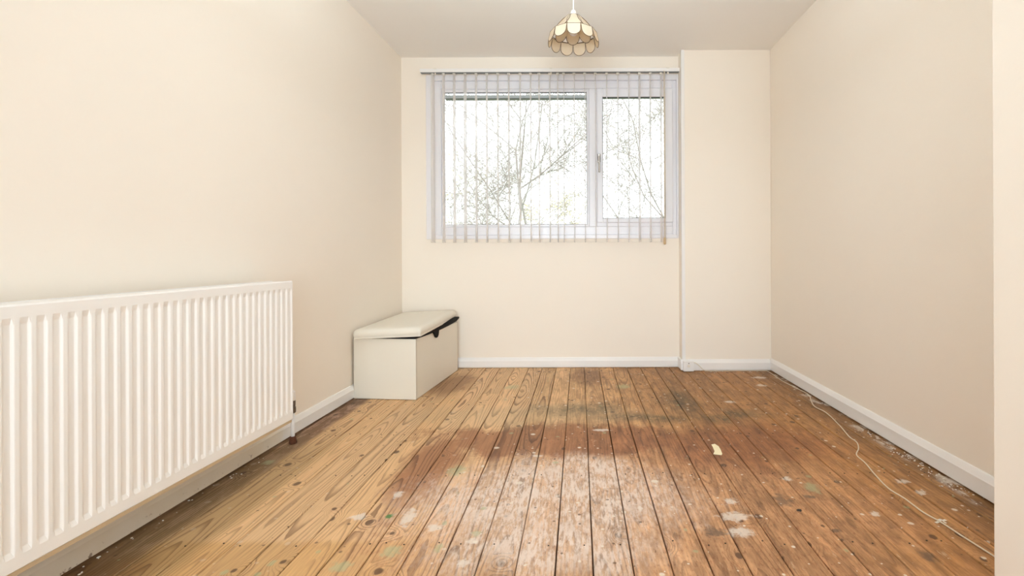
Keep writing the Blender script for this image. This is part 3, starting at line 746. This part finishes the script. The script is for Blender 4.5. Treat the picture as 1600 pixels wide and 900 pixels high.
for a, l, w in ((0.35, 0.024, 0.004), (-0.9, 0.015, 0.003)):
    u = Vector((math.cos(a), math.sin(a), 0)); v = Vector((-u.y, u.x, 0))
    rows = []
    for k in range(7):
        s = (k/6-0.5)*2*l; hgt = 0.0009+0.0062*math.exp(-(s/0.007)**2)
        c = tp+u*s
        rows.append([bm.verts.new(Vector((q.x, q.y, zz))) for q, zz in ((c-v*w, hgt), (c+v*w, hgt), (c+v*w, hgt+0.0006), (c-v*w, hgt+0.0006))])
    for A, B in zip(rows, rows[1:]):
        for k in range(4): bm.faces.new((A[k], A[(k+1)%4], B[(k+1)%4], B[k]))
    bm.faces.new(rows[0][::-1]); bm.faces.new(rows[-1])
tag(obj('tape_scrap', bm, 'tape'), 'crossed scraps of white tape holding the cable to the floor', 'tape')
fl = [(1111.5, 695), (1117, 694), (1123, 698), (1126.5, 704), (1128.5, 709.5), (1127.5, 711.5), (1122, 711), (1114.5, 710), (1116.5, 705.5), (1114, 699.5)]
bm = nb(); a = [F(x, y) for x, y in fl]
A = [bm.verts.new((p.x, p.y, 0.0018)) for p in a]; B = [bm.verts.new((p.x, p.y, 0.0006)) for p in a]
n = len(a)
for k in range(n): bm.faces.new((A[k], A[(k+1)%n], B[(k+1)%n], B[k]))
bm.faces.new(A); bm.faces.new(B[::-1])
tag(obj('paint_flake', bm, 'flake'), 'cream paint flake lying on the brown boards', 'paint flake')
bm = nb()
for k in range(150):
    if k < 105:
        y = random.choice((1.75, 1.82, 2.02, 2.1, 2.3, 1.93))+random.gauss(0, 0.05); x = XR-T-abs(random.gauss(0.02, 0.025))-0.004
    elif k < 125: y = YBOX-T-abs(random.gauss(0.02, 0.02))-0.012; x = random.uniform(0.95, 1.40)
    else: y = random.uniform(1.3, 2.2); x = xl(y)+T+abs(random.gauss(0.015, 0.015))+0.004
    r = random.uniform(0.0012, 0.0045)
    bmesh.ops.create_icosphere(bm, subdivisions=1, radius=r, matrix=Matrix.Translation((x, y, r*0.45+0.0006)) @ Matrix.Rotation(random.random()*3, 4, 'Z') @ Matrix.Diagonal((1, random.uniform(0.5, 1.4), 0.5, 1)))
tag(obj('plaster_crumbs', bm, 'crumb'), 'pale plaster crumbs scattered along the skirting boards', 'debris', kind='stuff')

# ------------------------------------------------------------------ outside: lawn and thin trees
GZ = -2.6
bm = nb(); box(bm, -60, 60, YB+0.30, 90, GZ-0.2, GZ); struct(obj('ground', bm, 'grass'))
def tree(px, py_top, dist, seed, leafmat, nleaf, label, spread=1.0, leafsize=0.020):
    rnd = random.Random(seed)
    base = Vector(((px-VX)/FPX*dist, dist, GZ)); top = CAMZ+(VY-py_top)/FPX*dist; H = top-GZ
    root = tag(empty('birch_tree', base), label, 'tree', 'trees outside the window')
    bm = nb(); tips = []
    def grow(p, d, length, r, depth):
        n = 4; pts = [p]; rs = [r]
        for k in range(n):
            d = (d+Vector((rnd.gauss(0, .13), rnd.gauss(0, .13), rnd.gauss(0.03, .08)))).normalized()
            p = p+d*length/n; pts.append(p); rs.append(r*(1-0.55*(k+1)/n))
            if depth < 4 and (k > 0 or depth > 0):
                for _ in range(2 if depth < 3 else 1):
                    s = Vector((rnd.uniform(-1, 1), rnd.uniform(-1, 1), rnd.uniform(-0.15, 0.6))).normalized()
                    grow(p, (d*0.55+s*spread).normalized(), length*rnd.uniform(0.42, 0.62), max(0.0062, rs[-1]*0.6), depth+1)
            if depth >= 3: tips.append(p)
        tube(bm, pts, rs, 5 if depth < 2 else 3, caps=False)
    grow(Vector((0, 0, 0)), Vector((0.02, 0, 1)), H*0.75, 0.05, 0)
    obj('trunk', bm, 'bark', root)
    bm = nb()
    for k in range(nleaf):
        c = rnd.choice(tips)+Vector((rnd.gauss(0, .12), rnd.gauss(0, .12), rnd.gauss(-.05, .12)))
        u = Vector((rnd.gauss(0, 1), rnd.gauss(0, 1), rnd.gauss(0, 1))).normalized(); v = u.orthogonal().normalized(); s = leafsize*rnd.uniform(0.6, 1.3)
        w = u.cross(v)*0.12*s
        q = [bm.verts.new(c+x) for x in (u*s, v*s*0.55+w, -u*s, -v*s*0.55+w)]
        bm.faces.new((q[0], q[1], q[2])); bm.faces.new((q[0], q[2], q[3]))
    fo = obj('foliage', bm, leafmat, root); fo['kind'] = 'stuff'
tree(775, 70, 10.5, 3, 'leaf_grey', 7000, 'bare thin tree outside the fixed pane, left of the window middle', 1.1, 0.019)
tree(862, 60, 13.5, 11, 'leaf_grey', 9000, 'thin branching tree outside the fixed pane, just left of the mullion', 1.0, 0.022)
tree(1000, 50, 10.0, 8, 'leaf_grey', 11000, 'thin many-twigged tree outside the opening sash', 1.3, 0.019)
tree(808, 290, 17.0, 21, 'leaf', 4200, 'low pale yellow leafed tree at the bottom of the fixed pane', 1.5, 0.035)
tree(712, 315, 18.0, 33, 'leaf', 2600, 'low pale leafed bush at the bottom left of the fixed pane', 1.5, 0.035)
